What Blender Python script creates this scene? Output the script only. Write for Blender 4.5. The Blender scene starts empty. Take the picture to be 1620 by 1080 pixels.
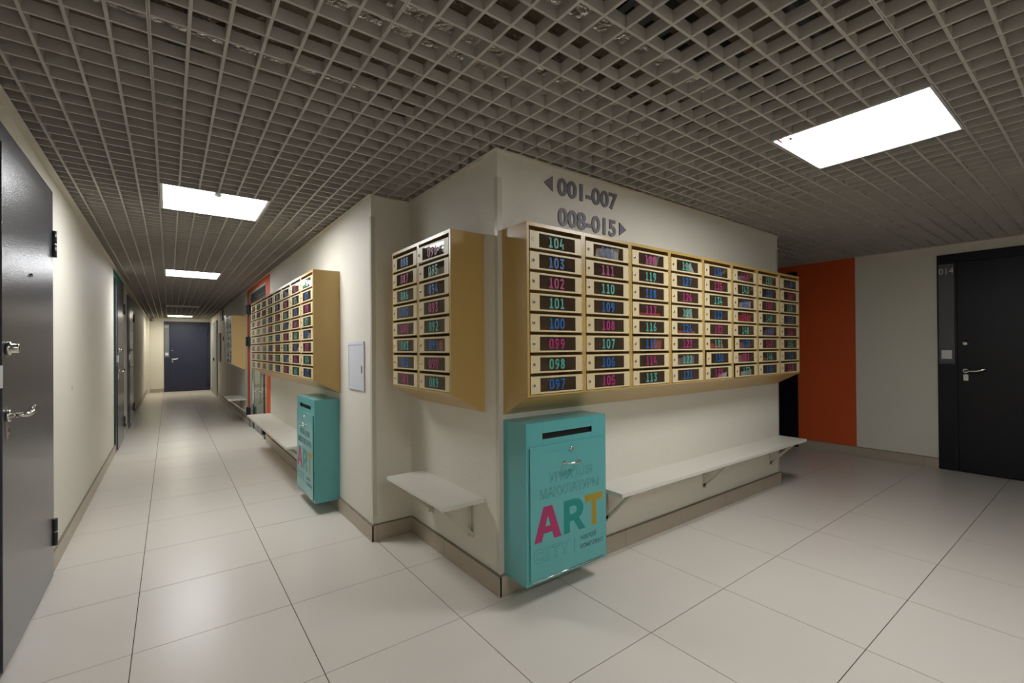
import bpy, bmesh, math, random
from mathutils import Vector, Matrix
random.seed(7)
S = bpy.context.scene
C = S.collection
PI = math.pi

# ------------------------------------------------------------------ camera
F, YAW, PITCH, ROLL = 724.92, 0.6424, 0.0040, -0.0075
cam_d = bpy.data.cameras.new('camera')
cam = bpy.data.objects.new('camera', cam_d); C.objects.link(cam)
cam_d.sensor_fit = 'HORIZONTAL'; cam_d.sensor_width = 36.0
cam_d.lens = F / 1620 * 36.0
cam_d.shift_y = 8.14 / 1620
cam_d.clip_start = 0.02; cam_d.clip_end = 100
fw = Vector((math.sin(YAW)*math.cos(PITCH), math.cos(YAW)*math.cos(PITCH), math.sin(PITCH)))
rt = Vector((math.cos(YAW), -math.sin(YAW), 0)); up = rt.cross(fw)
r2 = rt*math.cos(ROLL) + up*math.sin(ROLL); u2 = -rt*math.sin(ROLL) + up*math.cos(ROLL)
M = Matrix((( r2.x, u2.x, -fw.x, -1.0738), (r2.y, u2.y, -fw.y, -2.4423), (r2.z, u2.z, -fw.z, 1.2396), (0, 0, 0, 1)))
cam.matrix_world = M
S.camera = cam

# ------------------------------------------------------------------ world, exposure
w = bpy.data.worlds.new('world'); S.world = w; w.use_nodes = True
w.node_tree.nodes['Background'].inputs[0].default_value = (0.02, 0.02, 0.02, 1)
w.node_tree.nodes['Background'].inputs[1].default_value = 0.0
S.view_settings.view_transform = 'Standard'
S.view_settings.look = 'None'
S.view_settings.gamma = 1.0
S.view_settings.use_curve_mapping = False
S.view_settings.exposure = 1.03
LIGHT = 13.0            # emission of the ceiling light diffusers
LIGHT_COL = (0.97, 0.985, 1.0)

# ------------------------------------------------------------------ materials
def srgb(r, g, b):
    f = lambda c: (c/255/12.92) if c/255 <= 0.04045 else ((c/255+0.055)/1.055)**2.4
    return (f(r), f(g), f(b), 1)

def mat(name, col, rough=0.5, metal=0.0, spec=0.5, bump=0.0, bscale=200.0, vary=0.0, vscale=3.0, coat=0.0, emit=0.0, detail=2.0, crough=0.1):
    m = bpy.data.materials.new(name); m.use_nodes = True
    nt = m.node_tree; b = nt.nodes['Principled BSDF']
    b.inputs['Base Color'].default_value = col
    b.inputs['Roughness'].default_value = rough
    b.inputs['Metallic'].default_value = metal
    b.inputs['Specular IOR Level'].default_value = spec
    if coat:
        b.inputs['Coat Weight'].default_value = coat
        b.inputs['Coat Roughness'].default_value = crough
    if emit:
        b.inputs['Emission Color'].default_value = col
        b.inputs['Emission Strength'].default_value = emit
    tc = nt.nodes.new('ShaderNodeNewGeometry')
    if bump:
        n = nt.nodes.new('ShaderNodeTexNoise'); n.inputs['Scale'].default_value = bscale
        n.inputs['Detail'].default_value = detail
        nt.links.new(tc.outputs['Position'], n.inputs['Vector'])
        bp = nt.nodes.new('ShaderNodeBump'); bp.inputs['Strength'].default_value = 1.0
        bp.inputs['Distance'].default_value = bump
        nt.links.new(n.outputs['Fac'], bp.inputs['Height'])
        nt.links.new(bp.outputs['Normal'], b.inputs['Normal'])
        if coat: nt.links.new(bp.outputs['Normal'], b.inputs['Coat Normal'])
    if vary:
        n2 = nt.nodes.new('ShaderNodeTexNoise'); n2.inputs['Scale'].default_value = vscale
        n2.inputs['Detail'].default_value = 5
        nt.links.new(tc.outputs['Position'], n2.inputs['Vector'])
        mx = nt.nodes.new('ShaderNodeMix'); mx.data_type = 'RGBA'
        mx.inputs[6].default_value = tuple(c*(1-vary) for c in col[:3])+(1,)
        mx.inputs[7].default_value = tuple(min(1, c*(1+vary)) for c in col[:3])+(1,)
        nt.links.new(n2.outputs['Fac'], mx.inputs[0])
        nt.links.new(mx.outputs[2], b.inputs['Base Color'])
    return m

def glass_mat(name, tint, refl_rough=0.02, bump=0.0, body=None, bfac=0.0):
    m = bpy.data.materials.new(name); m.use_nodes = True
    nt = m.node_tree; nt.nodes.remove(nt.nodes['Principled BSDF'])
    out = nt.nodes['Material Output']
    tr = nt.nodes.new('ShaderNodeBsdfTransparent'); tr.inputs[0].default_value = tint
    gl = nt.nodes.new('ShaderNodeBsdfGlossy'); gl.inputs['Roughness'].default_value = refl_rough
    fr = nt.nodes.new('ShaderNodeFresnel'); fr.inputs['IOR'].default_value = 1.5
    mx = nt.nodes.new('ShaderNodeMixShader')
    base = tr
    if body:
        df = nt.nodes.new('ShaderNodeBsdfDiffuse'); df.inputs[0].default_value = body
        m2 = nt.nodes.new('ShaderNodeMixShader'); m2.inputs[0].default_value = bfac
        nt.links.new(tr.outputs[0], m2.inputs[1]); nt.links.new(df.outputs[0], m2.inputs[2]); base = m2
    ge = nt.nodes.new('ShaderNodeNewGeometry'); inv = nt.nodes.new('ShaderNodeMath'); inv.operation = 'SUBTRACT'; inv.inputs[0].default_value = 1.0
    mul = nt.nodes.new('ShaderNodeMath'); mul.operation = 'MULTIPLY'
    nt.links.new(ge.outputs['Backfacing'], inv.inputs[1]); nt.links.new(inv.outputs[0], mul.inputs[0]); nt.links.new(fr.outputs[0], mul.inputs[1])
    nt.links.new(mul.outputs[0], mx.inputs[0]); nt.links.new(base.outputs[0], mx.inputs[1]); nt.links.new(gl.outputs[0], mx.inputs[2])
    nt.links.new(mx.outputs[0], out.inputs[0])
    if bump:
        n = nt.nodes.new('ShaderNodeTexNoise'); n.inputs['Scale'].default_value = 14
        g = nt.nodes.new('ShaderNodeNewGeometry'); nt.links.new(g.outputs['Position'], n.inputs['Vector'])
        bp = nt.nodes.new('ShaderNodeBump'); bp.inputs['Distance'].default_value = bump
        nt.links.new(n.outputs['Fac'], bp.inputs['Height']); nt.links.new(bp.outputs['Normal'], gl.inputs['Normal'])
    return m

m_wall = mat('wall_plaster', (0.74, 0.705, 0.615, 1), 0.55, spec=0.35, bump=0.0032, bscale=130, detail=3, vary=0.03, vscale=60)
m_orange = mat('orange_paint', (0.63, 0.10, 0.022, 1), 0.55, spec=0.3, bump=0.0012, bscale=170)
m_teal = mat('teal_paint', (0.03, 0.20, 0.15, 1), 0.55, spec=0.3, bump=0.0012, bscale=170)
m_base = mat('baseboard_tile', (0.44, 0.375, 0.295, 1), 0.35, vary=0.05, vscale=9)
m_tile = mat('floor_tile', (0.70, 0.645, 0.575, 1), 0.29, spec=0.40, vary=0.035, vscale=2.2, bump=0.00012, bscale=60)
m_grout = mat('grout', (0.045, 0.042, 0.04, 1), 0.9)
m_bgrout = mat('baseboard_grout', (0.22, 0.20, 0.15, 1), 0.9)
m_slab = mat('concrete_slab', (0.22, 0.175, 0.13, 1), 0.9, vary=0.4, vscale=2.5)
m_grid = mat('grid_metal', (0.43, 0.41, 0.375, 1), 0.5, spec=0.3)
m_trim = mat('trim_paint', (0.55, 0.52, 0.44, 1), 0.4)
m_guard = mat('corner_guard_plastic', (0.60, 0.565, 0.47, 1), 0.22)
m_foil = mat('foil', (0.80, 0.78, 0.74, 1), 0.2, metal=1.0, bump=0.02, bscale=28, detail=3)
m_tray = mat('tray_metal', (0.06, 0.06, 0.065, 1), 0.5, metal=0.4)
m_black = mat('black_void', (0.004, 0.004, 0.004, 1), 0.7)
m_frame_l = mat('light_frame', (0.55, 0.55, 0.54, 1), 0.35, metal=0.3)
m_tan = mat('tan_powder_coat', (0.49, 0.32, 0.10, 1), 0.33, spec=0.5, bump=0.00025, bscale=420, coat=0.35, crough=0.2)
m_cream = mat('cream_powder_coat', (0.66, 0.545, 0.32, 1), 0.36, bump=0.0002, bscale=420)
m_osb = mat('tan_side_plate', (0.62, 0.42, 0.17, 1), 0.5, vary=0.1, vscale=60)
m_pale = mat('pale_metal', (0.62, 0.62, 0.60, 1), 0.3, metal=0.3)
m_pane = glass_mat('mailbox_window', (0.93, 0.90, 0.87, 1), 0.05, bump=0.0012, body=(0.09, 0.066, 0.05, 1), bfac=0.20)
m_glass = glass_mat('clear_glass', (0.84, 0.90, 0.86, 1), 0.01)
m_chrome = mat('chrome', (0.72, 0.70, 0.66, 1), 0.14, metal=1.0)
m_dark = mat('dark_slot', (0.01, 0.01, 0.01, 1), 0.6)
m_blue = mat('number_blue', (0.0, 0.11, 0.36, 1), 0.5)
m_green = mat('number_green', (0.065, 0.36, 0.285, 1), 0.5)
m_pink = mat('number_pink', (0.38, 0.018, 0.15, 1), 0.5)
m_door = mat('dark_door_paint', (0.040, 0.039, 0.054, 1), 0.34, spec=0.5, bump=0.0012, bscale=170, coat=0.6, crough=0.13)
m_navy = mat('navy_door_paint', (0.032, 0.037, 0.070, 1), 0.45, spec=0.3, bump=0.0005, bscale=330)
m_black_door = mat('black_door_paint', (0.006, 0.006, 0.010, 1), 0.36, spec=0.32, bump=0.0005, bscale=330)
m_doorpanel = mat('grey_sign_plate', (0.10, 0.10, 0.11, 1), 0.4)
m_doorpanel2 = mat('blue_grey_sign_plate', (0.16, 0.18, 0.21, 1), 0.4)
m_white = mat('white_plastic', (0.70, 0.72, 0.74, 1), 0.35)
m_panelw = mat('bluish_white_enamel', (0.62, 0.645, 0.70, 1), 0.35)
m_greyp = mat('grey_enamel', (0.36, 0.365, 0.355, 1), 0.45)
m_bin = mat('turquoise_enamel', (0.10, 0.385, 0.385, 1), 0.28, spec=0.5, bump=0.00015, bscale=350, coat=0.3, crough=0.15)
m_bA = mat('letter_magenta', (0.36, 0.025, 0.115, 1), 0.4)
m_bR = mat('letter_teal', (0.0, 0.24, 0.215, 1), 0.4)
m_bT = mat('letter_ochre', (0.34, 0.25, 0.02, 1), 0.4)
m_outl = mat('letter_outline_grey', (0.045, 0.13, 0.125, 1), 0.5)
m_sign = mat('sign_grey', (0.165, 0.15, 0.17, 1), 0.5)
m_bench = mat('cream_laminate', (0.68, 0.655, 0.58, 1), 0.38, spec=0.45)
m_brk = mat('bracket_enamel', (0.52, 0.495, 0.40, 1), 0.4)
m_blackm = mat('black_metal', (0.015, 0.015, 0.018, 1), 0.35)
m_transom = mat('dark_transom', (0.06, 0.06, 0.062, 1), 0.3)
m_paper = mat('white_paper', (0.88, 0.88, 0.89, 1), 0.7)
m_pred = mat('red_leaflet', (0.65, 0.09, 0.04, 1), 0.6)
m_pgrey = mat('grey_leaflet', (0.36, 0.36, 0.40, 1), 0.6)
m_ppink = mat('pink_leaflet', (0.62, 0.28, 0.34, 1), 0.6)
m_red = mat('red_plastic', (0.6, 0.02, 0.03, 1), 0.5)
m_yellow = mat('yellowed_plastic', (0.45, 0.30, 0.06, 1), 0.5)
m_vest = mat('vestibule_wall', (0.55, 0.58, 0.50, 1), 0.6)
m_vtrim = mat('vestibule_tile', (0.36, 0.34, 0.28, 1), 0.4)

def emis(name, col, s):
    m = bpy.data.materials.new(name); m.use_nodes = True
    nt = m.node_tree; nt.nodes.remove(nt.nodes['Principled BSDF'])
    e = nt.nodes.new('ShaderNodeEmission'); e.inputs[0].default_value = (*col, 1); e.inputs[1].default_value = s
    nt.links.new(e.outputs[0], nt.nodes['Material Output'].inputs[0])
    return m
m_lamp = emis('lit_diffuser', LIGHT_COL, LIGHT)
m_lampw = emis('lit_diffuser_warm', (1.0, 0.95, 0.80), LIGHT*1.0)
m_off = mat('unlit_diffuser', (0.42, 0.42, 0.42, 1), 0.4)

# ------------------------------------------------------------------ mesh helpers
class MB:
    def __init__(s): s.v = []; s.f = []; s.m = []
    def add(s, vs, fs, mi=0):
        o = len(s.v); s.v += [tuple(p) for p in vs]
        s.f += [tuple(i+o for i in f) for f in fs]; s.m += [mi]*len(fs)
        return s
    def box(s, x0, x1, y0, y1, z0, z1, mi=0):
        x0, x1 = min(x0, x1), max(x0, x1); y0, y1 = min(y0, y1), max(y0, y1); z0, z1 = min(z0, z1), max(z0, z1)
        return s.add([(x0,y0,z0),(x1,y0,z0),(x1,y1,z0),(x0,y1,z0),(x0,y0,z1),(x1,y0,z1),(x1,y1,z1),(x0,y1,z1)],
              [(0,3,2,1),(4,5,6,7),(0,1,5,4),(1,2,6,5),(2,3,7,6),(3,0,4,7)], mi)
    def prism_x(s, prof, x0, x1, mi=0):           # prof: (y,z) list, counter-clockwise seen from +x
        n = len(prof)
        vs = [(x0,y,z) for y,z in prof]+[(x1,y,z) for y,z in prof]
        fs = [tuple(range(n-1,-1,-1)), tuple(range(n,2*n))]+[(i,(i+1)%n,(i+1)%n+n,i+n) for i in range(n)]
        return s.add(vs, fs, mi)
    def hole_plate(s, x0, x1, z0, z1, hx0, hx1, hz0, hz1, y0, y1, mi=0):
        s.box(x0, hx0, y0, y1, z0, z1, mi); s.box(hx1, x1, y0, y1, z0, z1, mi)
        s.box(hx0, hx1, y0, y1, z0, hz0, mi); s.box(hx0, hx1, y0, y1, hz1, z1, mi)
        return s
    def tube(s, pts, r, seg=10, mi=0, caps=True):
        pts = [Vector(p) for p in pts]; n = len(pts)
        rs = r if isinstance(r, (list, tuple)) else [r]*n
        vs = []; fs = []
        prev = None
        for i, p in enumerate(pts):
            t = (pts[min(i+1,n-1)]-pts[max(i-1,0)]).normalized()
            a = prev if prev is not None else (Vector((0,0,1)) if abs(t.z) < .9 else Vector((1,0,0)))
            a = (a-t*a.dot(t)).normalized(); prev = a; b = t.cross(a)
            for k in range(seg):
                q = 2*PI*k/seg; vs.append(p+(a*math.cos(q)+b*math.sin(q))*rs[i])
        for i in range(n-1):
            for k in range(seg):
                k2 = (k+1)%seg
                fs.append((i*seg+k, i*seg+k2, (i+1)*seg+k2, (i+1)*seg+k))
        if caps: fs.append(tuple(range(seg-1,-1,-1))); fs.append(tuple(range((n-1)*seg, n*seg)))
        return s.add(vs, fs, mi)
    def mesh(s, name, mats, smooth=False, autosmooth=False):
        me = bpy.data.meshes.new(name); me.from_pydata(s.v, [], s.f)
        for m in (mats if isinstance(mats, (list, tuple)) else [mats]): me.materials.append(m)
        me.polygons.foreach_set('material_index', s.m)
        if smooth: me.polygons.foreach_set('use_smooth', [len(f) == 4 for f in s.f])
        me.update(); return me

def link(name, me, parent=None, loc=None, rz=0, bevel=0):
    o = bpy.data.objects.new(name, me); C.objects.link(o)
    if parent: o.parent = parent
    if loc is not None: o.location = loc
    if rz: o.rotation_euler = (0, 0, rz)
    if bevel:
        b = o.modifiers.new('bevel', 'BEVEL'); b.width = bevel; b.segments = 2; b.limit_method = 'ANGLE'
    return o
def tag(o, label, cat=None, group=None, kind=None):
    o['label'] = label
    if cat: o['category'] = cat
    if group: o['group'] = group
    if kind: o['kind'] = kind
    return o
def thing(name, loc, rz, label, cat, group=None, kind=None):
    o = bpy.data.objects.new(name, None); C.objects.link(o); o.empty_display_size = .1
    o.location = loc; o.rotation_euler = (0, 0, rz)
    return tag(o, label, cat, group, kind)
def struct(name, mb, mats, label, cat, bevel=0):
    o = link(name, mb.mesh(name, mats), bevel=bevel)
    return tag(o, label, cat, None, 'structure')

FACE_R = 0.0           # things on walls facing -Y
FACE_L = -PI/2         # things on walls facing -X (viewer looks along +X)
FACE_E = PI/2          # things on walls facing +X

# ------------------------------------------------------------------ the setting: shell
H = 2.8; ZC = 2.24; XL = -1.61; XP = -0.022; XC = 0.25; YR = -0.56; YJ = 0.48; XS = 3.35; XF = 5.135; YE = 14.95; YB = -4.6; YN = 3.0
struct('wall_left', MB().box(XL-.15, XL, YB, 4.85, 0, H).box(XL-.15, XL, 4.85, 6.43, 0, H, 1).box(XL-.15, XL, 6.43, YE+.15, 0, H),
       [m_wall, m_teal], 'long pale textured corridor wall on the left with a teal painted surround at the second door', 'wall')
struct('wall_end', MB().box(XL, XP+.15, YE, YE+.15, 0, H).box(XL, XL+.07, YE-.35, YE, 0, H), m_wall, 'pale wall closing the far end of the corridor', 'wall')
wc = MB()
wc.box(XP, XP+.15, YJ, 4.2, 0, H)
wc.box(XP, XP+.15, 4.2, 4.5, 0, H, 1).box(XP, XP+.15, 4.5, 6.07, 2.17, H, 1).box(XP, XP+.15, 6.07, 6.37, 0, H, 1)
wc.box(XP, XP+.15, 6.37, YE, 0, H)
struct('wall_corridor', wc, [m_wall, m_orange], 'right corridor wall with an orange painted surround round the glass door', 'wall')
struct('wall_recess', MB().box(XP+.15, XC+.15, YJ, YJ+.15, 0, H), m_wall, 'narrow wall return beside the two-column mailbox block', 'wall')
struct('wall_corner', MB().box(XC, XC+.15, YR+.15, YJ, 0, H), m_wall, 'wall left of the central corner behind the two-column mailbox block', 'wall')
struct('wall_right', MB().box(XC, XS, YR, YR+.15, 0, H), m_wall, 'wall right of the central corner carrying the grey direction sign', 'wall')
struct('wall_side', MB().box(XS-.15, XS, YR+.15, YN, 0, H), m_wall, 'wall round the right end of the central block', 'wall')
wf = MB()
wf.box(XF, XF+.15, YB, -.625, 0, H).box(XF, XF+.15, -.625, 1.2, 0, H, 1).box(XF, XF+.15, 1.2, YN, 0, H)
struct('wall_far', wf, [m_wall, m_orange], 'dim wall at the far right with an orange painted field', 'wall')
struct('wall_nook', MB().box(XS-.15, XF+.15, YN, YN+.15, 0, H), m_wall, 'wall closing the dark passage on the right', 'wall')
struct('wall_back', MB().box(XL-.15, XF+.15, YB-.15, YB, 0, H), m_wall, 'wall behind the camera', 'wall')

# free floor regions
REG = [(XL, XP, YJ-.001, YE), (XL, XC, YR-.001, YJ), (XL, XF, YB, YR), (XS, XF, YR-.001, YN)]
def touches(x0, x1, y0, y1, m=0.01):
    return any(min(x1, b)-max(x0, a) > m and min(y1, d)-max(y0, c) > m for a, b, c, d in REG)

floor = struct('floor', MB().box(XL-.15, XF+.15, YB-.15, YE+.15, -.12, -.011).box(XL-.15, XF+.15, YB-.15, YE+.15, -.011, -.0022), [m_grout],
       'beige square floor tiles with thin dark joints', 'floor')
T = 0.6
tile_me = MB().box(.0017, T-.0017, .0017, T-.0017, -.0021, 0).mesh('floor_tile', m_tile)
for i in range(-4, 10):
    for j in range(-9, 26):
        x0, y0 = i*T, j*T
        if touches(x0, x0+T, y0, y0+T):
            link('floor_tile', tile_me, floor, (x0, y0, random.uniform(-.0003, 0)))

# ceiling slab with the open grid hung below it
ceil = struct('ceiling', MB().box(XL-.15, XF+.15, YB-.15, YE+.15, H, H+.15), m_slab, 'open cell grey grid ceiling with brown concrete and ducts above it', 'ceiling')
GX, GY = 0.08, -0.21             # module lines of the 600 mm grid
LIGHTS = [(2, -3, 'lit'), (-2, 2, 'lit'), (-2, 8, 'lit'), (-2, 17, 'off'), (-2, 23, 'warm'), (-1, -6, 'lit')]  # last entry is an added, unseen panel that brightens the floor near the camera
BT = 0.0098
def blades(x0, x1, y0, y1):
    """one 600 mm module clipped to a rectangle (world coordinates)"""
    mb = MB(); bx0 = round((x0-GX)/T-.001); ox = GX+math.floor((x0-GX)/T+1e-4)*T; oy = GY+math.floor((y0-GY)/T+1e-4)*T
    cx, cy = ox, oy
    g = .0006
    for k in range(7):
        p = ox+k*.1
        if k == 0: a, b = p+g, p+BT/2
        elif k == 6: a, b = p-BT/2, p-g
        else: a, b = p-BT/2, p+BT/2
        if a >= x0 and b <= x1: mb.box(a-cx, b-cx, y0+g-cy, y1-g-cy, ZC, ZC+.04)
        p = oy+k*.1
        if k == 0: a, b = p+g, p+BT/2
        elif k == 6: a, b = p-BT/2, p-g
        else: a, b = p-BT/2, p+BT/2
        if a >= y0 and b <= y1: mb.box(x0+g-cx, x1-g-cx, a-cy, b-cy, ZC+.0004, ZC+.0396)
    return mb, (cx, cy, 0)
full_me = None
IN = .004
for i in range(-3, 10):
    for j in range(-8, 26):
        x0, y0 = GX+i*T, GY+j*T; x1, y1 = x0+T, y0+T
        if any(i == a and j == b for a, b, _ in LIGHTS): continue
        for ri, (a, b, c, d) in enumerate(REG):
            # region insets: only against real walls
            c2 = c-(.001 if ri in (0, 1, 3) else -IN)
            cx0, cx1 = max(x0, a+(IN)), min(x1, b-IN)
            cy0, cy1 = max(y0, c if ri in (0, 1, 3) else c+IN), min(y1, (d-IN) if ri in (0, 3) else d)
            if cx1-cx0 < .02 or cy1-cy0 < .02: continue
            if cx1-cx0 > T-1e-4 and cy1-cy0 > T-1e-4:
                if full_me is None:
                    mb, loc = blades(x0+1e-5, x1, y0+1e-5, y1); 
                    full_me = blades(x0+1e-5, x1+1e-5, y0+1e-5, y1+1e-5)[0].mesh('grid_panel', m_grid)
                link('grid_panel', full_me, ceil, (x0, y0, 0))
            else:
                mb, loc = blades(cx0+1e-5, cx1, cy0+1e-5, cy1)
                if mb.v: link('grid_panel', mb.mesh('grid_panel', m_grid), ceil, loc)
# services above the grid
def foil_duct(x0, x1, y0, y1, z0, z1, label):
    o = link('foil_duct', MB().box(x0, x1, y0, y1, z0, z1).mesh('foil_duct', m_foil)); tag(o, label, 'duct')
foil_duct(-1.5, 1.35, -1.10, -.88, 2.34, 2.50, 'crumpled foil wrapped duct above the grid left of the central corner')
foil_duct(-.15, 4.9, -1.44, -1.31, 2.34, 2.45, 'crumpled foil wrapped duct above the grid in front of the central corner')
foil_duct(-1.5, -.35, -.58, -.42, 2.35, 2.50, 'short foil wrapped duct above the grid near the left corridor')
def tray(horizontal, a0, a1, b0, b1, z, label):
    t = thing('cable_tray', ((a0+a1)/2 if horizontal else (b0+b1)/2, (b0+b1)/2 if horizontal else (a0+a1)/2, z), 0, label, 'cable tray')
    mb = MB(); L = (a1-a0)/2; W = (b1-b0)/2; n = int(L*2/.05)
    def bb(p0, p1, q0, q1, z0, z1):
        if horizontal: mb.box(p0, p1, q0, q1, z0, z1)
        else: mb.box(q0, q1, p0, p1, z0, z1)
    bb(-L, L, -W, -W+.003, 0, .05); bb(-L, L, W-.003, W, 0, .05)
    for k in range(n): bb(-L+k*.05, -L+k*.05+.03, -W+.003, W-.003, 0, .003)
    link('tray', mb.mesh('tray', m_tray), t)
tray(True, .05, 4.6, -1.56, -1.455, 2.34, 'dark slotted cable tray above the grid in front of the central corner')
tray(False, -3.4, 4.0, -1.08, -.94, 2.60, 'dark slotted cable tray above the grid over the left corridor')
for k, (x, y, r) in enumerate([(.35, -1.72, .03), (-.6, -1.21, .02)]):
    o = link('pipe', MB().tube([(x-1.2, y, 2.5), (x+3, y, 2.5)], r, 12).mesh('pipe', m_tray, smooth=True))
    tag(o, ['thick dark pipe above the grid nearest the large right ceiling light', 'thin dark pipe above the grid between the foil ducts'][k], 'pipe')

# perimeter angle trims
def trim(n, x0, x1, y0, y1, side, wd=.022):
    mb = MB()
    z = ZC
    if side == 'x+': mb.box(x0, x0+wd, y0, y1, z-.0025, z-.0005).box(x0, x0+.0015, y0, y1, z-.0005, z+.024)
    if side == 'x-': mb.box(x1-wd, x1, y0, y1, z-.0025, z-.0005).box(x1-.0015, x1, y0, y1, z-.0005, z+.024)
    if side == 'y-': mb.box(x0, x1, y1-wd, y1, z-.0025, z-.0005).box(x0, x1, y1-.0015, y1, z-.0005, z+.024)
    struct('trim_%d' % n, mb, m_trim, 'cream ceiling edge trim: ' + ['left corridor wall', 'right corridor wall', 'wall left of the central corner', 'wall right of the central corner', 'far right wall', 'corridor end wall', 'narrow wall return'][n-1], 'trim')
trim(1, XL, XL, YB, YE-.36, 'x+', .036)
trim(2, XP, XP, YJ-.02, YE, 'x-')
trim(3, XC, XC, YR-.022, YJ-.03, 'x-')
trim(4, XC, XS, YR, YR, 'y-')
trim(5, XF, XF, YB, YN, 'x-')
trim(6, XL+.08, XP-.03, YE, YE, 'y-')
trim(7, XP+.001, XC-.024, YJ, YJ, 'y-')

# corner guards: thin plastic angles
def guard(n, x, y, sx, label):
    mb = MB(); t = .0015; L = .026
    # outer corner at (x,y): room is on -y side and on the side sx of x
    xo = x+sx*t
    mb.box(xo, x-sx*L, y-t, y, .105, 2.105)
    mb.box(xo, x, y, y+L, .105, 2.105)
    struct('trim_%d' % n, mb, m_guard, label, 'trim')
guard(8, XC, YR, -1, 'plastic guard strip on the central wall corner')
guard(9, XP, YJ, -1, 'plastic guard strip on the corner beside the narrow wall return')
guard(10, XS, YR, 1, 'plastic guard strip on the right end corner of the central block')

# baseboards of tiles on the floor grid
def baseboard(name, axis, c, a0, a1, out, label, h=.1, gaps=()):
    """axis 'x': runs along x on wall y=c ; out = direction of the room"""
    t = .0125
    def bar(p0, p1, z0, z1, t0):
        mb = MB()
        if axis == 'x': mb.box(p0, p1, c, c+out*t0, z0, z1)
        else: mb.box(c, c+out*t0, p0, p1, z0, z1)
        return mb
    segs = []; p = a0
    for g0, g1 in sorted(gaps):
        if g0 > p: segs.append((p, g0))
        p = g1
    if p < a1: segs.append((p, a1))
    mb = MB()
    for s0, s1 in segs:
        q = bar(s0, s1, .0005, h, t-.0035); mb.add(q.v, q.f)
        q = bar(s0, s1, h, h+.006, t-.002); mb.add(q.v, q.f)
    root = struct(name, mb, m_bgrout, label, 'baseboard')
    for s0, s1 in segs:
        cuts = [s0]+[k*T for k in range(math.ceil(s0/T+.01), math.floor(s1/T-.01)+1)]+[s1]
        for q0, q1 in zip(cuts, cuts[1:]):
            if q1-q0 < .004: continue
            link('baseboard_tile', bar(q0+.001 if q0 != s0 else q0, q1-.001 if q1 != s1 else q1, .001, h-.0005, t).mesh('baseboard_tile', m_base), root)
DA, DB, DC_ = (-.015, 1.17), (4.915, 6.10), (7.07, 8.255)
baseboard('baseboard_left', 'y', XL, YB, YE-.36, 1, 'beige tile baseboard along the left corridor wall', gaps=(DA, DB, DC_))
baseboard('baseboard_corridor', 'y', XP, YJ-.0125, YE, -1, 'beige tile baseboard along the right corridor wall', gaps=((4.5, 6.07), (12.2, 14.0)))
baseboard('baseboard_recess', 'x', YJ, XP, XC-.0125, -1, 'beige tile baseboard of the narrow wall return')
baseboard('baseboard_corner', 'y', XC, YR-.0125, YJ-.0125, -1, 'beige tile baseboard left of the central corner')
baseboard('baseboard_right', 'x', YR, XC+.0, XS+.0125, -1, 'beige tile baseboard right of the central corner')
baseboard('baseboard_side', 'y', XS, YR, YN, 1, 'beige tile baseboard round the right end of the block')
baseboard('baseboard_far', 'y', XF, YB, YN, -1, 'beige tile baseboard along the far right wall', gaps=((-2.5, -1.315), (-.03, .95)))
baseboard('baseboard_end', 'x', YE, XL+.08, -1.205, -1, 'beige tile baseboard at the corridor end')

# vestibule behind the glass door
v = MB()
v.box(XP+.151, 1.9, 4.28, 4.4, 0, 2.45).box(XP+.151, 1.9, 6.2, 6.32, 0, 2.45).box(1.9, 2.02, 4.28, 6.32, 0, 2.45).box(XP+.151, 2.02, 4.28, 6.32, 2.45, 2.5)
v.box(XP+.16, 1.9, 6.185, 6.199, .80, .92, 1).box(XP+.16, 1.9, 6.185, 6.199, 0, .1, 1).box(1.885, 1.899, 4.4, 6.2, .80, .92, 1)
v.box(XP+.151, 1.9, 4.4, 6.2, .0005, .004, 1)
struct('wall_vestibule', v, [m_vest, m_vtrim], 'pale greenish walls of the vestibule seen through the glass door', 'wall')
t = thing('ceiling_light', (1.0, 5.3, 2.42), 0, 'round ceiling light inside the vestibule behind the glass door', 'ceiling light')
link('diffuser', MB().tube([(0, 0, 0), (0, 0, .029)], .16, 20).mesh('diffuser', emis('vestibule_lamp', (1, .97, .88), 24)), t)

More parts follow.
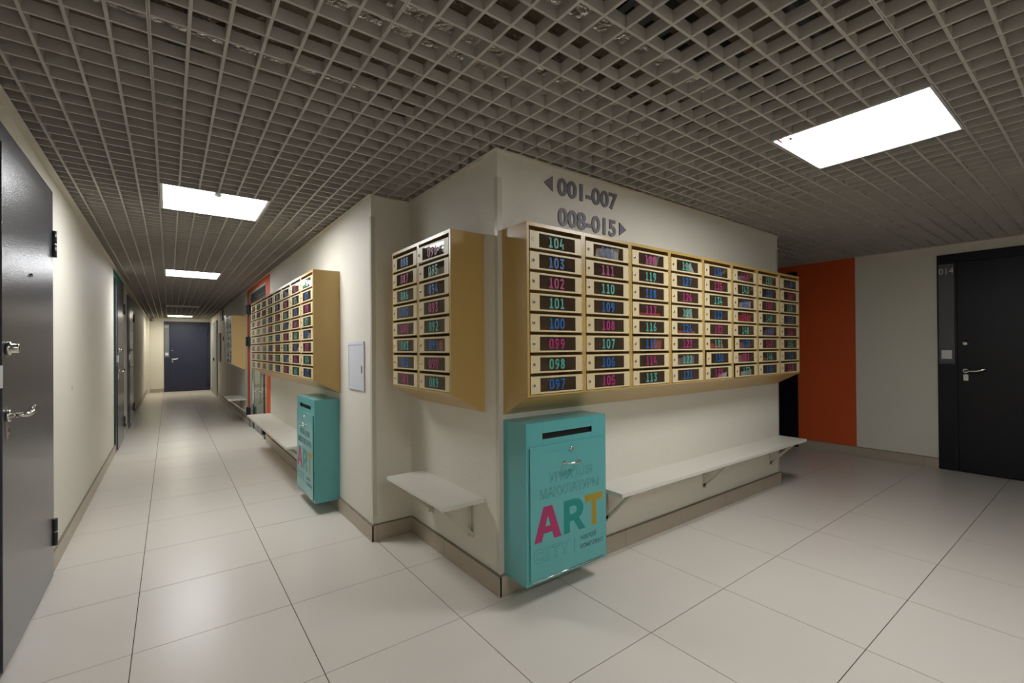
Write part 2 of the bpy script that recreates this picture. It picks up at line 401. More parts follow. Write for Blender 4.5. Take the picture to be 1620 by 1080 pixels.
# ------------------------------------------------------------------ ceiling lights
lab = {0: 'bright square ceiling light with a red corner sticker at the upper right',
       1: 'bright square ceiling light with a small sensor, nearest in the left corridor',
       2: 'second lit square ceiling light along the left corridor',
       3: 'unlit square ceiling light far down the left corridor',
       4: 'thin lit ceiling light in front of the navy end door',
       5: 'square ceiling light out of view behind the camera'}
for k, (i, j, st) in enumerate(LIGHTS):
    x0, y0 = GX+i*T, GY+j*T
    t = thing('ceiling_light', (x0+T/2, y0+T/2, ZC), 0, lab[k], 'ceiling light', 'square panel lights in the grid ceiling')
    h = T/2-.002
    fr = MB(); wd = .011
    fr.box(-h, h, -h, -h+wd, 0, .05).box(-h, h, h-wd, h, 0, .05).box(-h, -h+wd, -h+wd, h-wd, 0, .05).box(h-wd, h, -h+wd, h-wd, 0, .05).box(-h+.001, h-.001, -h+.001, h-.001, .05, .054)
    fr.box(-h+wd, -h+wd+.006, -h+wd, h-wd, .003, .012).box(h-wd-.006, h-wd, -h+wd, h-wd, .003, .012)
    link('frame', fr.mesh('frame', m_frame_l), t)
    link('diffuser', MB().box(-h+wd+.0005, h-wd-.0005, -h+wd+.0005, h-wd-.0005, .008, .012).mesh('diffuser', {'lit': m_lamp, 'off': m_off, 'warm': m_lampw}[st]), t)
    if k == 0:
        st_ = MB()
        a = Vector((-h+.02, h-.03, .0072))
        def tri(pts): st_.add([(a.x+p[0], a.y+p[1], a.z) for p in pts], [tuple(range(len(pts)))])
        tri([(0, 0), (0, .012), (.062, .012), (.062, 0)][::-1]); tri([(0, 0), (.012, 0), (.03, -.03), (.03, -.044)][::-1])
        tri([(.03, -.044), (.03, -.03), (.062, -.030), (.062, -.044)][::-1]); tri([(.05, 0), (.062, 0), (.062, -.03), (.05, -.03)][::-1])
        link('sticker', st_.mesh('sticker', m_red), t)
    if k == 1:
        link('sensor', MB().tube([(.0, -h+.035, .008), (0, -h+.035, -.004), (0, -h+.035, -.014)], [.028, .028, .014], 16).mesh('sensor', m_white, smooth=True), t)

# ------------------------------------------------------------------ lettering helpers
def ribbon(mb, pts, wd, closed=False, mi=0):
    n = len(pts); L = []; R_ = []
    for i, p in enumerate(pts):
        a = pts[i-1] if (i > 0 or closed) else None; b = pts[(i+1) % n] if (i < n-1 or closed) else None
        def d(p, q):
            x, y = q[0]-p[0], q[1]-p[1]; l = math.hypot(x, y) or 1; return (x/l, y/l)
        d1 = d(a, p) if a else d(p, b); d2 = d(p, b) if b else d1
        nx, ny = -(d1[1]+d2[1]), d1[0]+d2[0]; l = math.hypot(nx, ny) or 1; nx /= l; ny /= l
        c = max(.45, nx*-d1[1]+ny*d1[0]); s = wd/2/c
        L.append((p[0]+nx*s, p[1]+ny*s)); R_.append((p[0]-nx*s, p[1]-ny*s))
    vs = [(x, 0, z) for x, z in L]+[(x, 0, z) for x, z in R_]
    m = n if closed else n-1
    mb.add(vs, [(i, i+n, (i+1) % n+n, (i+1) % n) for i in range(m)], mi)
def arc(cx, cy, rx, ry, a0, a1, n=8):
    return [(cx+rx*math.cos(math.radians(a0+(a1-a0)*k/n)), cy+ry*math.sin(math.radians(a0+(a1-a0)*k/n))) for k in range(n+1)]
SW = .17; DW = .56; l_, r_, b_, t_ = SW/2, DW-SW/2, SW/2, 1-SW/2; rr = (r_-l_)/2; mx_ = DW/2
DIG = {
 '0': [(arc(mx_, t_-rr, rr, rr, 0, 180)+arc(mx_, b_+rr, rr, rr, 180, 360), True)],
 '1': [([(mx_+.02, b_), (mx_+.02, 1)], False), ([(mx_-.18, t_-.06), (mx_+.06, t_-.01)], False), ([(l_-.02, b_), (r_+.06, b_)], False)],
 '2': [(arc(mx_, t_-rr, rr, rr, 170, 0)+[(r_, t_-rr-.08), (l_+.03, b_), (r_+.06, b_)], False)],
 '3': [([(l_-.03, t_), (r_, t_), (mx_-.02, .60)]+arc(mx_, b_+rr+.02, rr, rr+.03, 75, -170), False)],
 '4': [([(mx_-.02, 1), (l_, .32), (r_+.07, .32)], False), ([(r_-.03, .55), (r_-.03, 0)], False)],
 '5': [([(r_+.02, t_), (l_+.01, t_), (l_, .55)]+arc(mx_, b_+rr+.02, rr, rr+.05, 110, -165), False)],
 '6': [(arc(mx_, b_+rr+.02, rr, rr+.02, 0, 360)[:-1], True), ([(l_, b_+rr), (l_+.03, .62), (mx_+.10, 1)], False)],
 '7': [([(l_-.03, t_), (r_+.01, t_), (mx_-.06, 0)], False)],
 '8': [(arc(mx_, b_+rr+.01, rr, rr+.01, 0, 360)[:-1], True), (arc(mx_, t_-rr+.03, rr-.03, rr-.03, 0, 360)[:-1], True)],
 '9': [(arc(mx_, t_-rr-.02, rr, rr+.02, 0, 360)[:-1], True), ([(r_, t_-rr), (r_-.03, .38), (mx_-.10, 0)], False)],
}
def number_mesh(s, h, col, adv=.72, wscale=1.0):
    mb = MB()
    tot = (len(s)-1)*adv+DW
    for k, ch in enumerate(s):
        q = MB()
        for pts, cl in DIG[ch]: ribbon(q, pts, SW, cl)
        mb.add([((x+k*adv-tot/2)*h*wscale, 0, z*h) for x, y, z in q.v], q.f)
    return mb.mesh('number', col)
def text_mesh(s, fit, col, extrude=0.0, bold=0.0, outline=0.0, name='lettering', loops=None):
    """text standing in the xz plane facing -y, stretched to fit=(x0,x1,z0,z1)"""
    if loops:                                   # hand drawn glyph: closed polygons, holes included
        cu = bpy.data.curves.new(name, 'CURVE'); cu.dimensions = '2D'; cu.fill_mode = 'BOTH'
        for lp in loops:
            sp = cu.splines.new('POLY'); sp.points.add(len(lp)-1); sp.use_cyclic_u = True
            for p, (x, y) in zip(sp.points, lp): p.co = (x, y, 0, 1)
    else:
        cu = bpy.data.curves.new(name, 'FONT'); cu.body = s; cu.size = 1.0; cu.resolution_u = 6 if len(s) == 1 else 3
        if bold: cu.offset = bold
    if outline: cu.fill_mode = 'NONE' if hasattr(cu, 'fill_mode') else cu.fill_mode; cu.bevel_depth = outline/(fit[3]-fit[2]); cu.bevel_resolution = 0
    ob = bpy.data.objects.new(name, cu); C.objects.link(ob)
    dg = bpy.context.evaluated_depsgraph_get(); me = bpy.data.meshes.new_from_object(ob.evaluated_get(dg))
    bpy.data.objects.remove(ob); bpy.data.curves.remove(cu)
    xs = [v.co.x for v in me.vertices]; ys = [v.co.y for v in me.vertices]
    ax, bx, ay, by = min(xs), max(xs), min(ys), max(ys)
    for v_ in me.vertices:
        x = fit[0]+(v_.co.x-ax)/(bx-ax)*(fit[1]-fit[0]); z = fit[2]+(v_.co.y-ay)/(by-ay)*(fit[3]-fit[2])
        v_.co = (x, -v_.co.z*(fit[3]-fit[2]) if outline else 0, z)
    me.materials.clear(); me.materials.append(col)
    if extrude:
        bm = bmesh.new(); bm.from_mesh(me); bmesh.ops.remove_doubles(bm, verts=bm.verts, dist=1e-5)
        ret = bmesh.ops.extrude_face_region(bm, geom=bm.faces[:])
        bmesh.ops.translate(bm, verts=[g for g in ret['geom'] if isinstance(g, bmesh.types.BMVert)], vec=(0, -extrude, 0))
        bmesh.ops.recalc_face_normals(bm, faces=bm.faces[:])
        bm.to_mesh(me); bm.free()
    return me
GLYPH = {
 'A': [[(0, 0), (.34, 1), (.66, 1), (1, 0), (.72, 0), (.655, .22), (.345, .22), (.28, 0)], [(.41, .42), (.59, .42), (.50, .72)]],
 'R': [[(0, 0), (0, 1), (.52, 1)]+arc(.50, .67, .41, .33, 80, -62, 9)+[(1, 0), (.69, 0), (.44, .34), (.27, .34), (.27, 0)], [(.27, .55), (.27, .79), (.46, .79)]+arc(.46, .67, .13, .12, 80, -80, 5)+[(.46, .55)]],
 'T': [[(.36, 0), (.36, .77), (0, .77), (0, 1), (1, 1), (1, .77), (.64, .77), (.64, 0)]],
 'I': [[(0, 0), (0, .17), (.33, .17), (.33, .83), (0, .83), (0, 1), (1, 1), (1, .83), (.67, .83), (.67, .17), (1, .17), (1, 0)]],
}
def islands(me):
    bm = bmesh.new(); bm.from_mesh(me); seen = set(); out = []
    bm.verts.ensure_lookup_table()
    for v0 in bm.verts:
        if v0.index in seen: continue
        st = [v0]; grp = set()
        while st:
            q = st.pop()
            if q.index in seen: continue
            seen.add(q.index); grp.add(q.index)
            for e in q.link_edges: st.append(e.other_vert(q))
        idx = sorted(grp); mp = {a: b for b, a in enumerate(idx)}
        fs = [tuple(mp[v_.index] for v_ in f.verts) for f in bm.faces if f.verts[0].index in grp]
        vs = [tuple(bm.verts[i].co) for i in idx]; out.append((vs, fs))
    bm.free(); return out

# ------------------------------------------------------------------ wall direction sign (two rows)
def sign(rows_z, text, fit, arrow, label):
    t = thing('direction_sign', (fit[0], YR, fit[2]), 0, label, 'sign')
    me = text_mesh(text, (0, fit[1]-fit[0], 0, fit[3]-fit[2]), m_sign, extrude=.006, bold=.028)
    for vs, fs in islands(me):
        q = MB(); q.add(vs, fs); xs = [p[0] for p in vs]; zs = [p[2] for p in vs]
        nm = 'dash' if max(zs)-min(zs) < .03 else 'digit'
        link(nm, q.mesh(nm, m_sign), t, (0, -.0002, 0))
    q = MB(); n = 3
    pr = [(x-fit[0], z-fit[2]) for x, z in arrow]
    q.add([(x, -.0002, z) for x, z in pr]+[(x, -.0062, z) for x, z in pr], [(0, 1, 2), (5, 4, 3), (0, 3, 4, 1), (1, 4, 5, 2), (2, 5, 3, 0)])
    link('arrow', q.mesh('arrow', m_sign), t)
sign(0, '001-007', (.655, 1.157, 2.088, 2.190), [(.557, 2.142), (.620, 2.186), (.620, 2.102)], 'grey raised sign with left arrow reading 001-007 on the wall')
sign(0, '008-015', (.659, 1.141, 1.922, 2.025), [(1.238, 1.979), (1.174, 1.938), (1.174, 2.019)], 'grey raised sign reading 008-015 with right arrow, lower row')

# ------------------------------------------------------------------ mailboxes
ZB = .905
def number_mat(n): return {0: m_pink, 1: m_blue, 2: m_green}[n % 3]
CASES = {}
def column_meshes(wd, d, cas_mat, door_mat, pane_mat):
    key = (wd, d, cas_mat.name)
    if key in CASES: return CASES[key]
    HH = .935; zf = .105; wi = wd-.0012; sd = .0135
    c = MB()
    prof = [(-d, zf), (0, 0), (0, HH), (-d, HH)]
    c.prism_x(prof, 0, .0015); c.prism_x(prof, wi-.0015, wi)
    c.box(.0015, sd, -d, -d+.012, zf, HH); c.box(wi-sd, wi-.0015, -d, -d+.012, zf, HH)      # front stiles
    c.box(sd, wi-sd, -d, -d+.012, HH-.017, HH); c.box(sd, wi-sd, -d, -d+.012, zf, zf+.008)    # rails
    c.box(.0015, wi-.0015, -d+.012, 0, HH-.002, HH)
    c.box(.0015, wi-.0015, -.002, 0, .002, HH-.002)
    c.prism_x([(-d+.001, zf-.0004), (-.002, .001), (-.002, .004), (-d+.001, zf+.0026)], .0015, wi-.0015)
    for k in range(1, 8):
        zt = HH-.039-k*.0994+.0152
        c.box(sd*.3, wi-sd*.3, -d+.004, -.003, zt, zt+.0012)
        c.box(sd, wi-sd, -d+.004, -d+.0055, zt+.001, zt+.006)
    case = c.mesh('case', cas_mat)
    dw = wd-.034; dh = .084
    q = MB()
    L, R_ = -dw, 0
    wx0, wx1 = -dw+.058*dw/.343, -dw+.298*dw/.343
    q.hole_plate(L, R_, -dh, 0, wx0, wx1, -.076, -.009, -.001, .0025)
    q.tube([(R_+.0015, 0, -.012), (R_+.0015, 0, -.03)], .0022, 6); q.tube([(R_+.0015, 0, -dh+.03), (R_+.0015, 0, -dh+.012)], .0022, 6)
    door = q.mesh('door', door_mat)
    pane = MB().box(wx0, wx1, .0004, .0014, -.076, -.009).mesh('window', pane_mat)
    lx = -dw+.0195*dw/.343; lz = -.043
    lk = MB(); lk.tube([(lx, -.001, lz), (lx, -.0035, lz), (lx, -.0045, lz)], [.0085, .0085, .006], 14)
    lk.box(lx-.001, lx+.001, -.0052, -.0044, lz-.0045, lz+.0045, 1)
    lock = lk.mesh('lock', [m_chrome, m_dark], smooth=True)
    r = dict(case=case, door=door, pane=pane, lock=lock, dw=dw, wd=wd, d=d, HH=HH, cx=(wx0+wx1)/2)
    CASES[key] = r; return r
def mailbox_column(wall, along, rz, wd, d, first, label, group, numbers=True, mats=None, prot=0):
    mats = mats or (m_tan, m_cream, m_pane)
    P = column_meshes(wd, d, *mats)
    loc = (along, wall, ZB) if rz == 0 else (wall, along, ZB)
    t = thing('mailbox_column', loc, rz, label, 'mailboxes', group)
    link('case', P['case'], t)
    for k in range(8):
        zt = P['HH']-.039-k*.0994
        n = first+7-k
        rot = random.uniform(0, .006)
        if n in (139, 130, 137, 96): rot = .03
        dr = link('door', P['door'], t, (wd-.0168, -d-.0004, zt), rot)
        link('window', P['pane'], dr); link('lock', P['lock'], dr)
        if numbers:
            link('number', number_mesh('%03d' % n, .0515, number_mat(n)), dr, (P['cx']-.008, -.0003, -.0685))
    return t
def side_rivets(parent, d, x):
    mb = MB()
    for yy in (-.05, -d+.04):
        for k in range(8): mb.tube([(x-.0003, yy, .16+k*.0994), (x+.0008, yy, .16+k*.0994)], .0025, 6)
    link('rivet_row', mb.mesh('rivet_row', m_tan), parent)
# right-hand wall: eight columns
for c_ in range(8):
    f0 = 97+8*c_
    pos = ['leftmost column by the central corner', 'second column from the central corner', 'third column from the central corner', 'fourth column from the central corner',
           'fifth column from the central corner', 'sixth column from the central corner', 'seventh column from the central corner', 'last column overhanging the right wall end'][c_]
    t = mailbox_column(YR, .276+c_*.3768, FACE_R, .3768, .2, f0, 'tan mailbox column numbered %03d to %03d, %s' % (f0, f0+7, pos), 'mailbox columns on the wall right of the corner')
    if c_ == 0: side_rivets(t, .2, -.0005)
# corner wall: two columns
for c_ in range(2):
    f0 = 81+8*c_
    t = mailbox_column(XC, .308-c_*.3708, FACE_L, .3708, .2, f0, 'tan mailbox column numbered %03d to %03d, %s of the short two-column block' % (f0, f0+7, ['left half', 'right half'][c_]), 'mailbox columns left of the central corner')
    if c_ == 1: side_rivets(t, .2, .3708-.0008)
# corridor wall: eight columns
for c_ in range(8):
    f0 = 17+8*c_
    t = mailbox_column(XP, 4.36-c_*.40, FACE_L, .40, .195, f0, 'tan mailbox column numbered %03d to %03d on the corridor wall, %s' % (f0, f0+7,
        ['farthest of eight', 'second farthest', 'third farthest', 'fourth farthest', 'fourth nearest', 'third nearest', 'second nearest', 'nearest, above the far turquoise bin'][c_]), 'mailbox columns on the corridor wall')
    if c_ == 7: side_rivets(t, .195, .40-.0008)
# beyond the glass door: two pale columns with a tan side
for c_ in range(2):
    t = mailbox_column(XP, 7.45-c_*.40, FACE_L, .40, .2, 1+8*c_, ['pale front mailbox column beyond the glass door, farther one', 'pale front mailbox column with broad tan side beyond the glass door, nearer one'][c_],
                       'mailbox columns beyond the glass door', numbers=False, mats=(m_pale, m_pale, m_pane))
    if c_ == 1:
        sp = link('side_plate', MB().prism_x([(-.2, .105), (0, 0), (0, .935), (-.2, .935)], .3995, .401).mesh('side_plate', m_osb), t); sp['label'] = 'broad tan side plate'

# papers lying in the boxes, seen through the windows
def leaflet(n, col, colname, dx, wd, tilt, hz=.05, kind='leaflet'):
    """n = mailbox number; dx = centre along the window (-1..1)"""
    if n >= 97: c_ = (n-97)//8; ori = (YR, .276+c_*.3768, FACE_R, .3768, .2)
    elif n >= 81: c_ = (n-81)//8; ori = (XC, .308-c_*.3708, FACE_L, .3708, .2)
    else: c_ = (n-17)//8; ori = (XP, 4.36-c_*.40, FACE_L, .40, .195)
    k = 7-((n-1) % 8); wall, along, rz, w_, d = ori
    ztop = ZB+.935-.039-k*.0994
    lx = w_*.5+.0+dx*.1; ly = -d+.004; lz = ztop-.080
    if rz == 0: loc = (along+lx, wall+ly, lz)
    else: loc = (wall+ly, along-lx, lz)
    mb = MB(); N = 6; vs = []; 
    for i in range(N+1):
        u = i/N-.5
        for j, z in enumerate((0, hz*.55, hz)):
            x = u*wd+tilt*z; y = .004+.006*math.sin(u*5+n)+z*.25
            vs.append((x, y, z+abs(tilt)*.2*(u+.5)*wd*(1 if j else 0)))
    M_ = len(vs)
    vs += [(x, y+.0012, z) for x, y, z in vs]
    fs = []
    for i in range(N):
        for j in range(2):
            a = i*3+j; fs.append((a, a+3, a+4, a+1)); fs.append((a+M_, a+1+M_, a+4+M_, a+3+M_))
    mb.add(vs, fs)
    o = link('leaflet', mb.mesh('leaflet', col), None, loc, rz)
    tag(o, '%s leaflet behind the window of mailbox %03d' % (colname, n), 'paper', 'leaflets in the mailboxes')
for a in [(112, m_paper, 'white crumpled', .05, .19, .5, .055), (120, m_pgrey, 'grey tilted', .1, .12, .9, .055), (117, m_pred, 'red and white low', .1, .19, 0, .022), (115, m_pred, 'red', .45, .10, .7, .05),
          (128, m_paper, 'white corner', .6, .06, -.4, .055), (125, m_paper, 'white', .35, .09, .3, .06), (124, m_pred, 'reddish low', .1, .2, 0, .022), (122, m_pgrey, 'grey and red', -.1, .17, .5, .045),
          (131, m_pred, 'reddish', .0, .2, 0, .04), (129, m_paper, 'white slanting', .6, .1, .8, .022), (144, m_pgrey, 'grey', -.4, .12, .4, .04), (142, m_paper, 'white wide', .2, .16, .6, .045),
          (141, m_pred, 'red wide', -.1, .2, .1, .05), (139, m_ppink, 'pink', -.5, .08, .2, .05), (138, m_ppink, 'pale pink', -.3, .14, .3, .055), (137, m_paper, 'white low', .3, .16, .5, .03),
          (148, m_ppink, 'pink pointed', .2, .14, .8, .05), (146, m_pred, 'small red', -.6, .06, 0, .03), (91, m_pred, 'orange red', .6, .07, -.6, .055), (95, m_paper, 'torn white', .1, .18, .4, .04),
          (84, m_paper, 'thin white', .7, .02, .6, .045), (64, m_paper, 'white folded', .2, .1, .3, .05), (58, m_paper, 'white upright', .3, .1, .3, .05), (61, m_paper, 'white narrow', .4, .08, .4, .05),
          (76, m_paper, 'white slanted', .4, .08, -.3, .05), (67, m_paper, 'white bent', .3, .08, .2, .04)]:
    leaflet(*a)

# ------------------------------------------------------------------ waste paper bins
def paper_bin(loc, rz, wd, label):
    t = thing('paper_bin', loc, rz, label, 'bin', 'turquoise waste paper bins')
    Hb = .775; d = .183
    b = MB()
    b.box(0, .002, -d, 0, 0, Hb).box(wd-.002, wd, -d, 0, 0, Hb).box(.002, wd-.002, -d, 0, 0, .002).box(.002, wd-.002, -d, 0, Hb-.002, Hb).box(.002, wd-.002, -.002, 0, .002, Hb-.002)
    b.hole_plate(.002, wd-.002, .002, Hb-.002, .103*wd/.555, .447*wd/.555, .691, .720, -d, -d+.002)
    body = link('body', b.mesh('body', m_bin), t, bevel=.0012)
    link('slot_liner', MB().box(.10*wd/.555, .45*wd/.555, -d+.012, -d+.014, .66, .74).mesh('slot_liner', m_black), t)  # black sheet standing in for the darkness inside the slot
    s = wd/.555
    dx0, dx1, dz0, dz1 = .018*s, .534*s, .020, .658
    dr = link('door', MB().box(dx0, dx1, -d-.009, -d-.0025, dz0, dz1).mesh('door', m_bin), t, bevel=.002)
    link('door_gap', MB().box(dx0+.003, dx1-.003, -d-.0022, -d-.0003, dz0+.003, dz1-.003).mesh('door_gap', m_black), t)  # black plate stands in for the shadow between door and body
    link('hinge', MB().tube([(dx0+.01, -d-.006, dz0-.004), (dx1-.012, -d-.006, dz0-.004)], .0035, 8).mesh('hinge', m_chrome, smooth=True), t)
    y = -d-.0095
    lx = .288*s
    lk = MB(); lk.tube([(lx, y+.001, .624), (lx, y-.003, .624), (lx, y-.0045, .624)], [.0125, .0125, .009], 18); lk.tube([(lx, y-.004, .624), (lx, y-.009, .624)], .0065, 12)
    lk.box(lx-.001, lx+.001, y-.0098, y-.0088, .619, .629, 1)
    link('lock', lk.mesh('lock', [m_chrome, m_dark], smooth=True), dr)
    h0, h1, hz = .238*s, .335*s, .561
    hd = MB(); hd.tube([(h0, y+.001, hz), (h0, y-.004, hz)], .009, 12); hd.tube([(h1, y+.001, hz), (h1, y-.004, hz)], .009, 12)
    hd.tube([(h0, y-.003, hz), (h0+.001, y-.018, hz), (h0+.006, y-.026, hz-.002), ((h0+h1)/2, y-.030, hz-.004), (h1-.006, y-.026, hz-.002), (h1-.001, y-.018, hz), (h1, y-.003, hz)], [.004, .004, .0042, .0055, .0042, .004, .004], 10)
    link('handle', hd.mesh('handle', m_chrome, smooth=True), dr)
    y2 = y+.0002
    for ch, a, bb, m in (('A', .038, .216, m_bA), ('R', .232, .386, m_bR), ('T', .382, .518, m_bT)):
        link('logo_letter', text_mesh(ch, (a*s, bb*s, .2, .366), m, loops=GLYPH[ch]), dr, (0, y2, 0))
    for s_, a, bb, z0, z1 in (('УРНА ДЛЯ', .134, .439, .468, .523), ('МАКУЛАТУРЫ', .076, .487, .404, .453), ('C', .037, .092, .102, .170), ('I', .106, .140, .103, .169), ('T', .152, .203, .103, .169), ('Y', .207, .268, .103, .169)):
        o = link('outlined_lettering', text_mesh(s_, (a*s, bb*s, z0, z1), m_outl, bold=.055 if s_ in 'CY' else .025, outline=.0005, loops=GLYPH['I'] if s_ == 'I' else None), dr, (0, y2, 0))
        o['label'] = 'outlined grey lettering'
    for s_, a, bb, z0, z1 in (('ЖИЛОЙ', .346, .465, .141, .172), ('КОМПЛЕКС', .348, .518, .098, .121)):
        link('small_lettering', text_mesh(s_, (a*s, bb*s, z0, z1), m_outl, bold=.03), dr, (0, y2, 0))
    link('divider_line', MB().box(.305*s, .307*s, -.0004, 0, .098, .168).mesh('divider_line', m_outl), dr, (0, y2, 0))
    return t
paper_bin((.275, YR, .105), FACE_R, .555, 'turquoise waste paper bin hanging below mailbox 097 at the central corner')
paper_bin((XP, 1.765, .087), FACE_L, .572, 'turquoise waste paper bin in the left corridor under the eight-column mailbox block')

# ------------------------------------------------------------------ wall benches
def bench(loc, rz, length, depth, ztop, brk, label, th=.022):
    t = thing('wall_bench', (loc[0], loc[1], ztop-.24), rz, label, 'bench', 'cream wall benches under the mailboxes')
    zt = .24
    link('board', MB().box(0, length, -depth, -.0005, zt-th, zt).mesh('board', m_bench), t, bevel=.002)
    a = .026; tk = .005; lowz = .018; fy = -depth+.03
    for bx in brk:
        mb = MB()
        mb.box(bx-a/2, bx+a/2, -tk, -.0005, 0, zt-th)
        mb.box(bx-a/2, bx-a/2+.003, -.024, -tk, 0.004, zt-th)
        mb.box(bx-a/2, bx+a/2, fy, -tk, zt-th-tk, zt-th-.0003)
        # diagonal strut
        p0 = (-.006, lowz); p1 = (fy+.004, zt-th-tk)
        dx, dz = p1[0]-p0[0], p1[1]-p0[1]; L = math.hypot(dx, dz); nx, nz = -dz/L*.008, dx/L*.008
        mb.prism_x([(p0[0]-nx, p0[1]-nz), (p0[0]+nx, p0[1]+nz), (p1[0]+nx, p1[1]+nz), (p1[0]-nx, p1[1]-nz)], bx-a/2, bx+a/2)
        mb.tube([(bx, -.0055, .045), (bx, -.008, .045)], .006, 8, mi=1)
        link('bracket', mb.mesh('bracket', [m_brk, m_chrome]), t)
    return t
bench((.915, YR), FACE_R, 2.44, .226, .435, [.125, 1.19, 2.25], 'long cream wall bench under mailboxes 113 to 160 right of the corner bin')
bench((XC, .297), FACE_L, .722, .248, .455, [.13, .60], 'short cream wall bench under the two-column mailbox block')
bench((XP, 4.25), FACE_L, 2.45, .263, .42, [.25, 1.2, 2.2], 'cream wall bench in the left corridor beside the far turquoise bin')
bench((XP, 7.35), FACE_L, .85, .27, .42, [.15, .78], 'small cream wall bench beyond the glass door')

# ------------------------------------------------------------------ apartment doors
def apt_door(n, loc, rz, label, leafm, number=None, bandm=None):
    t = thing('door_%d' % n, loc, rz, label, 'door', None, 'structure')
    bandm = bandm or m_doorpanel
    Wd, Hd = 1.185, 2.14
    f = MB()
    f.box(0, .145, -.014, 0, .003, Hd).box(1.10, Wd, -.014, 0, .003, Hd).box(.145, 1.10, -.014, 0, 2.055, Hd).box(.145, 1.10, -.014, 0, .003, .012)
    f.box(0, Wd, -.003, -.0005, .003, Hd, 0)
    link('frame', f.mesh('frame', leafm), t, bevel=.0015)
    lf = link('leaf', MB().box(.149, 1.096, -.024, -.004, .014, 2.051).mesh('leaf', leafm), t, bevel=.002)
    for hz in (.18, 1.76):
        q = MB().tube([(1.100, -.030, hz), (1.100, -.030, hz+.068)], .0125, 14).tube([(1.100, -.030, hz+.077), (1.100, -.030, hz+.145)], .0125, 14).tube([(1.100, -.030, hz+.068), (1.100, -.030, hz+.077)], .009, 10, mi=1)
        link('hinge', q.mesh('hinge', [m_blackm, m_chrome], smooth=True), t)
    y = -.0245
    q = MB().tube([(.205, y, .990), (.205, y-.010, .990), (.205, y-.012, .990)], [.024, .024, .019], 20)
    q.tube([(.205, y-.010, .990), (.205, y-.048, .990), (.212, y-.056, .990), (.235, y-.058, .990), (.285, y-.056, .991), (.315, y-.054, .999), (.335, y-.052, 1.010), (.348, y-.050, 1.012)],
           [.009, .009, .0095, .0095, .0095, .0095, .009, .007], 12)
    link('lever_handle', q.mesh('lever_handle', m_chrome, smooth=True), lf)
    q = MB().tube([(.205, y, 1.255), (.205, y-.012, 1.255), (.205, y-.014, 1.255), (.205, y-.034, 1.255), (.205, y-.036, 1.255)], [.027, .027, .018, .018, .014], 20)
    q.box(.204, .206, y-.037, y-.0355, 1.247, 1.263, 1)
    link('deadbolt', q.mesh('deadbolt', [m_chrome, m_dark], smooth=True), lf)
    q = MB(); q.box(.188, .222, y-.006, y, .895, .955); q.tube([(.205, y-.006, .925), (.205, y-.009, .925)], .010, 14); q.box(.204, .206, y-.0095, y-.0088, .918, .932, 1)
    link('lock_plate', q.mesh('lock_plate', [m_chrome, m_dark]), lf, bevel=.0015)
    link('peephole', MB().tube([(.60, y, 1.595), (.60, y-.006, 1.595)], .009, 12).mesh('peephole', m_chrome, smooth=True), lf)
    pl = link('number_plate', MB().box(.012, .127, -.019, -.0145, 1.055, 2.045).mesh('number_plate', bandm), t, bevel=.001)
    q = MB().box(.032, .108, -.034, -.0195, 1.105, 1.19).box(.042, .098, -.036, -.034, 1.115, 1.18)
    link('doorbell', q.mesh('doorbell', m_white), pl, bevel=.001)
    if number:
        link('number', text_mesh(number, (.016, .124, 1.945, 2.005), m_white, bold=-.004), pl, (0, -.0194, 0))
    return t
apt_door(1, (XL, DA[0], 0), FACE_E, 'dark steel apartment door at the left edge with chrome lever', m_door)
apt_door(2, (XL, DB[0], 0), FACE_E, 'dark steel apartment door in the teal painted surround', m_door)
apt_door(3, (XL, DC_[0], 0), FACE_E, 'dark steel apartment door just past the teal surround', m_door)
apt_door(4, (-1.200, YE, 0), FACE_R, 'navy steel apartment door at the corridor end, numbered 007', m_navy, '007', m_doorpanel2)
apt_door(5, (XF, -1.315, 0), FACE_L, 'black steel apartment door at the right edge, numbered 014', m_black_door, '014')
# black door in the orange field, mostly hidden by the block
t = thing('door_6', (XF, .95, 0), FACE_L, 'black door in the orange wall behind the last mailbox column', 'door', None, 'structure')
f = MB().box(0, .08, -.02, 0, .003, 2.156).box(.90, .98, -.02, 0, .003, 2.156).box(.08, .90, -.02, 0, 2.076, 2.156)
link('frame', f.mesh('frame', m_black_door), t, bevel=.002)
link('leaf', MB().box(.083, .897, -.03, -.003, .005, 2.072).mesh('leaf', m_black_door), t, bevel=.002)

# glass door in the orange surround
t = thing('door_7', (XP, 6.07, 0), FACE_L, 'glass door with steel bar handle in the orange painted surround', 'door', None, 'structure')
W7 = 1.57
q = MB()
q.box(.001, .03, .0, .149, .001, 2.169).box(W7-.03, W7-.001, 0, .149, .001, 2.169).box(.03, W7-.03, 0, .149, 2.135, 2.169)
link('frame', q.mesh('frame', m_greyp), t)
tp = link('transom', MB().box(.03, W7-.03, .012, .03, 1.62, 2.135).mesh('transom', m_transom), t)
sl = MB()
for k in range(13): sl.box(.031, W7-.031, .006, .012, 1.63+k*.039, 1.655+k*.039)
link('louvre', sl.mesh('louvre', m_transom), tp)
for a, bb in ((.032, .225), (.235, 1.235), (1.245, W7-.032)):
    link('glass_pane', MB().box(a, bb, .018, .026, .004, 1.62).mesh('glass_pane', m_glass), t)
q = MB().box(.225, .235, .012, .032, .002, 1.62).box(1.235, 1.245, .012, .032, .002, 1.62)
link('seal_profile', q.mesh('seal_profile', m_blackm), t)
link('bar_handle', MB().tube([(.62, -.035, .43), (.62, -.035, 1.45)], .014, 14).tube([(.62, -.035, .62), (.62, .0175, .62)], .009, 10).tube([(.62, -.035, 1.28), (.62, .0175, 1.28)], .009, 10).mesh('bar_handle', m_chrome, smooth=True), t)
link('push_rail', MB().box(.42, W7-.12, .06, .075, .60, .625).mesh('push_rail', m_chrome), t)
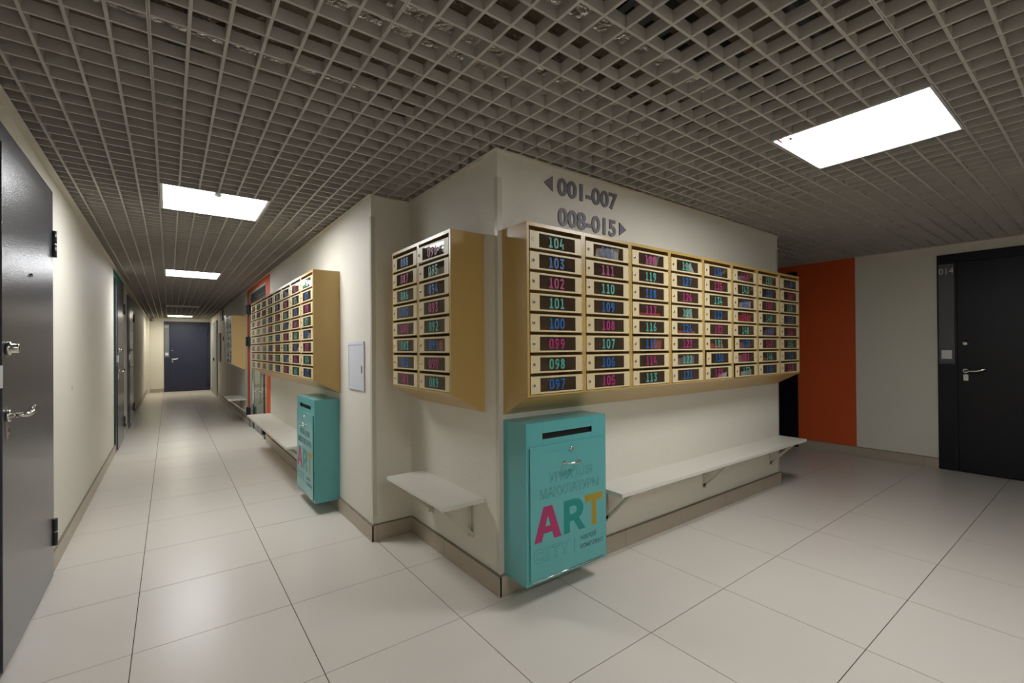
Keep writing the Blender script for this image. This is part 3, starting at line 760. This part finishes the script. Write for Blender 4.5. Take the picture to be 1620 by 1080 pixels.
for zz in (.17, 1.31, 1.83):
    link('hinge', MB().box(-.14, .06, -.030, -.0005, zz, zz+.15).tube([(-.02, -.04, zz), (-.02, -.04, zz+.15)], .018, 10).mesh('hinge', m_blackm), t, bevel=.003)
link('hinge', MB().box(1.22, 1.36, -.026, .017, .07, .17).mesh('hinge', m_blackm), t, bevel=.003)

# ------------------------------------------------------------------ small wall things
def wall_box(name, wall, y0, y1, z0, z1, dep, m, label, cat, door=True):
    t = thing(name, (wall, y1, z0), FACE_L, label, cat)
    W_, Hh = y1-y0, z1-z0
    link('frame', MB().hole_plate(0, W_, 0, Hh, .018, W_-.018, .024, Hh-.024, -dep, -.0005).mesh('frame', m), t, bevel=.001)
    if door:
        dr = link('door', MB().box(.020, W_-.020, -dep*.75, -.001, .026, Hh-.026).mesh('door', m), t, bevel=.0008)
    return t, W_, Hh
t, W_, Hh = wall_box('access_panel', XP, .610, .947, .960, 1.296, .010, m_panelw, 'small bluish white access panel on the corridor wall beside the far turquoise bin', 'panel')
link('latch', MB().box(W_-.055, W_-.040, -.011, -.0078, .12, .17).mesh('latch', m_greyp), t)
t, W_, Hh = wall_box('riser_cabinet', XP, 12.22, 13.98, .02, 2.06, .03, m_greyp, 'tall grey cabinet door near the end of the corridor', 'cabinet')
link('latch', MB().box(W_/2-.03, W_/2+.03, -.05, -.0225, .93, 1.02).mesh('latch', m_blackm), t)
t, W_, Hh = wall_box('fuse_cabinet', XP, 11.2, 12.05, .96, 1.68, .03, m_greyp, 'small grey wall cabinet between the tall cabinet and the notice board', 'cabinet')
t = thing('notice_board', (XP, 10.25, 1.02), FACE_L, 'pale metal notice board just past the mailboxes beyond the glass door', 'notice board')
link('frame', MB().box(0, .02, -.02, -.0005, 0, 1.03).box(.58, .60, -.02, -.0005, 0, 1.03).box(.02, .58, -.02, -.0005, 0, .02).box(.02, .58, -.02, -.0005, 1.01, 1.03).mesh('frame', m_pale), t)
link('board', MB().box(.02, .58, -.012, -.0005, .02, 1.01).mesh('board', m_panelw), t)
t = thing('fire_alarm_button', (XP, 10.45, 1.48), FACE_L, 'small red fire alarm button past the notice board', 'alarm')
link('housing', MB().box(0, .09, -.03, -.0005, 0, .09).mesh('housing', m_red), t, bevel=.004)
link('button', MB().box(.025, .065, -.034, -.0305, .025, .065).mesh('button', m_white), t)
t = thing('vent_grille', (XP, 10.9, 1.98), FACE_L, 'small louvred vent under the ceiling near the corridor end', 'vent')
q = MB().hole_plate(0, .45, 0, .24, .05, .30, .03, .21, -.05, -.0005)
link('frame', q.mesh('frame', m_trim), t)
link('backing', MB().box(.05, .30, -.004, -.0006, .03, .21).mesh('backing', m_black), t)
for k in range(4):
    link('slat', MB().box(.05, .30, -.045, -.02, .05+k*.042, .058+k*.042).mesh('slat', m_trim), t)
t = thing('security_camera', (-1.56, YE, 2.14), 0, 'small dome security camera with a yellow box at the corridor end', 'camera')
link('junction_box', MB().box(-.04, .06, -.05, -.0005, 0, .07).mesh('junction_box', m_yellow), t, bevel=.004)
link('dome', MB().tube([(.075, -.02, .03), (.075, -.06, .03), (.075, -.085, .02)], [.04, .04, .025], 16).mesh('dome', m_white, smooth=True), t)
link('lens', MB().tube([(.075, -.085, .02), (.075, -.095, .018)], [.026, .018], 14).mesh('lens', m_blackm, smooth=True), t)
# chip in the plaster of the left wall
q = MB(); pts = []
for k in range(9):
    a_ = 2*PI*k/9; r = .012*(.6+.6*random.random()); pts.append((r*math.cos(a_), 0, 1.5*r*math.sin(a_)))
q.add(pts+[(p[0]*.8, -.0012, p[2]*.8) for p in pts], [tuple(range(17, 8, -1))]+[(i, (i+1) % 9, (i+1) % 9+9, i+9) for i in range(9)])
o = link('wall_plug', q.mesh('wall_plug', m_yellow), None, (XL, 1.9, .995), FACE_E); tag(o, 'small brown mark on the pale left wall between the first two doors', 'wall plug')
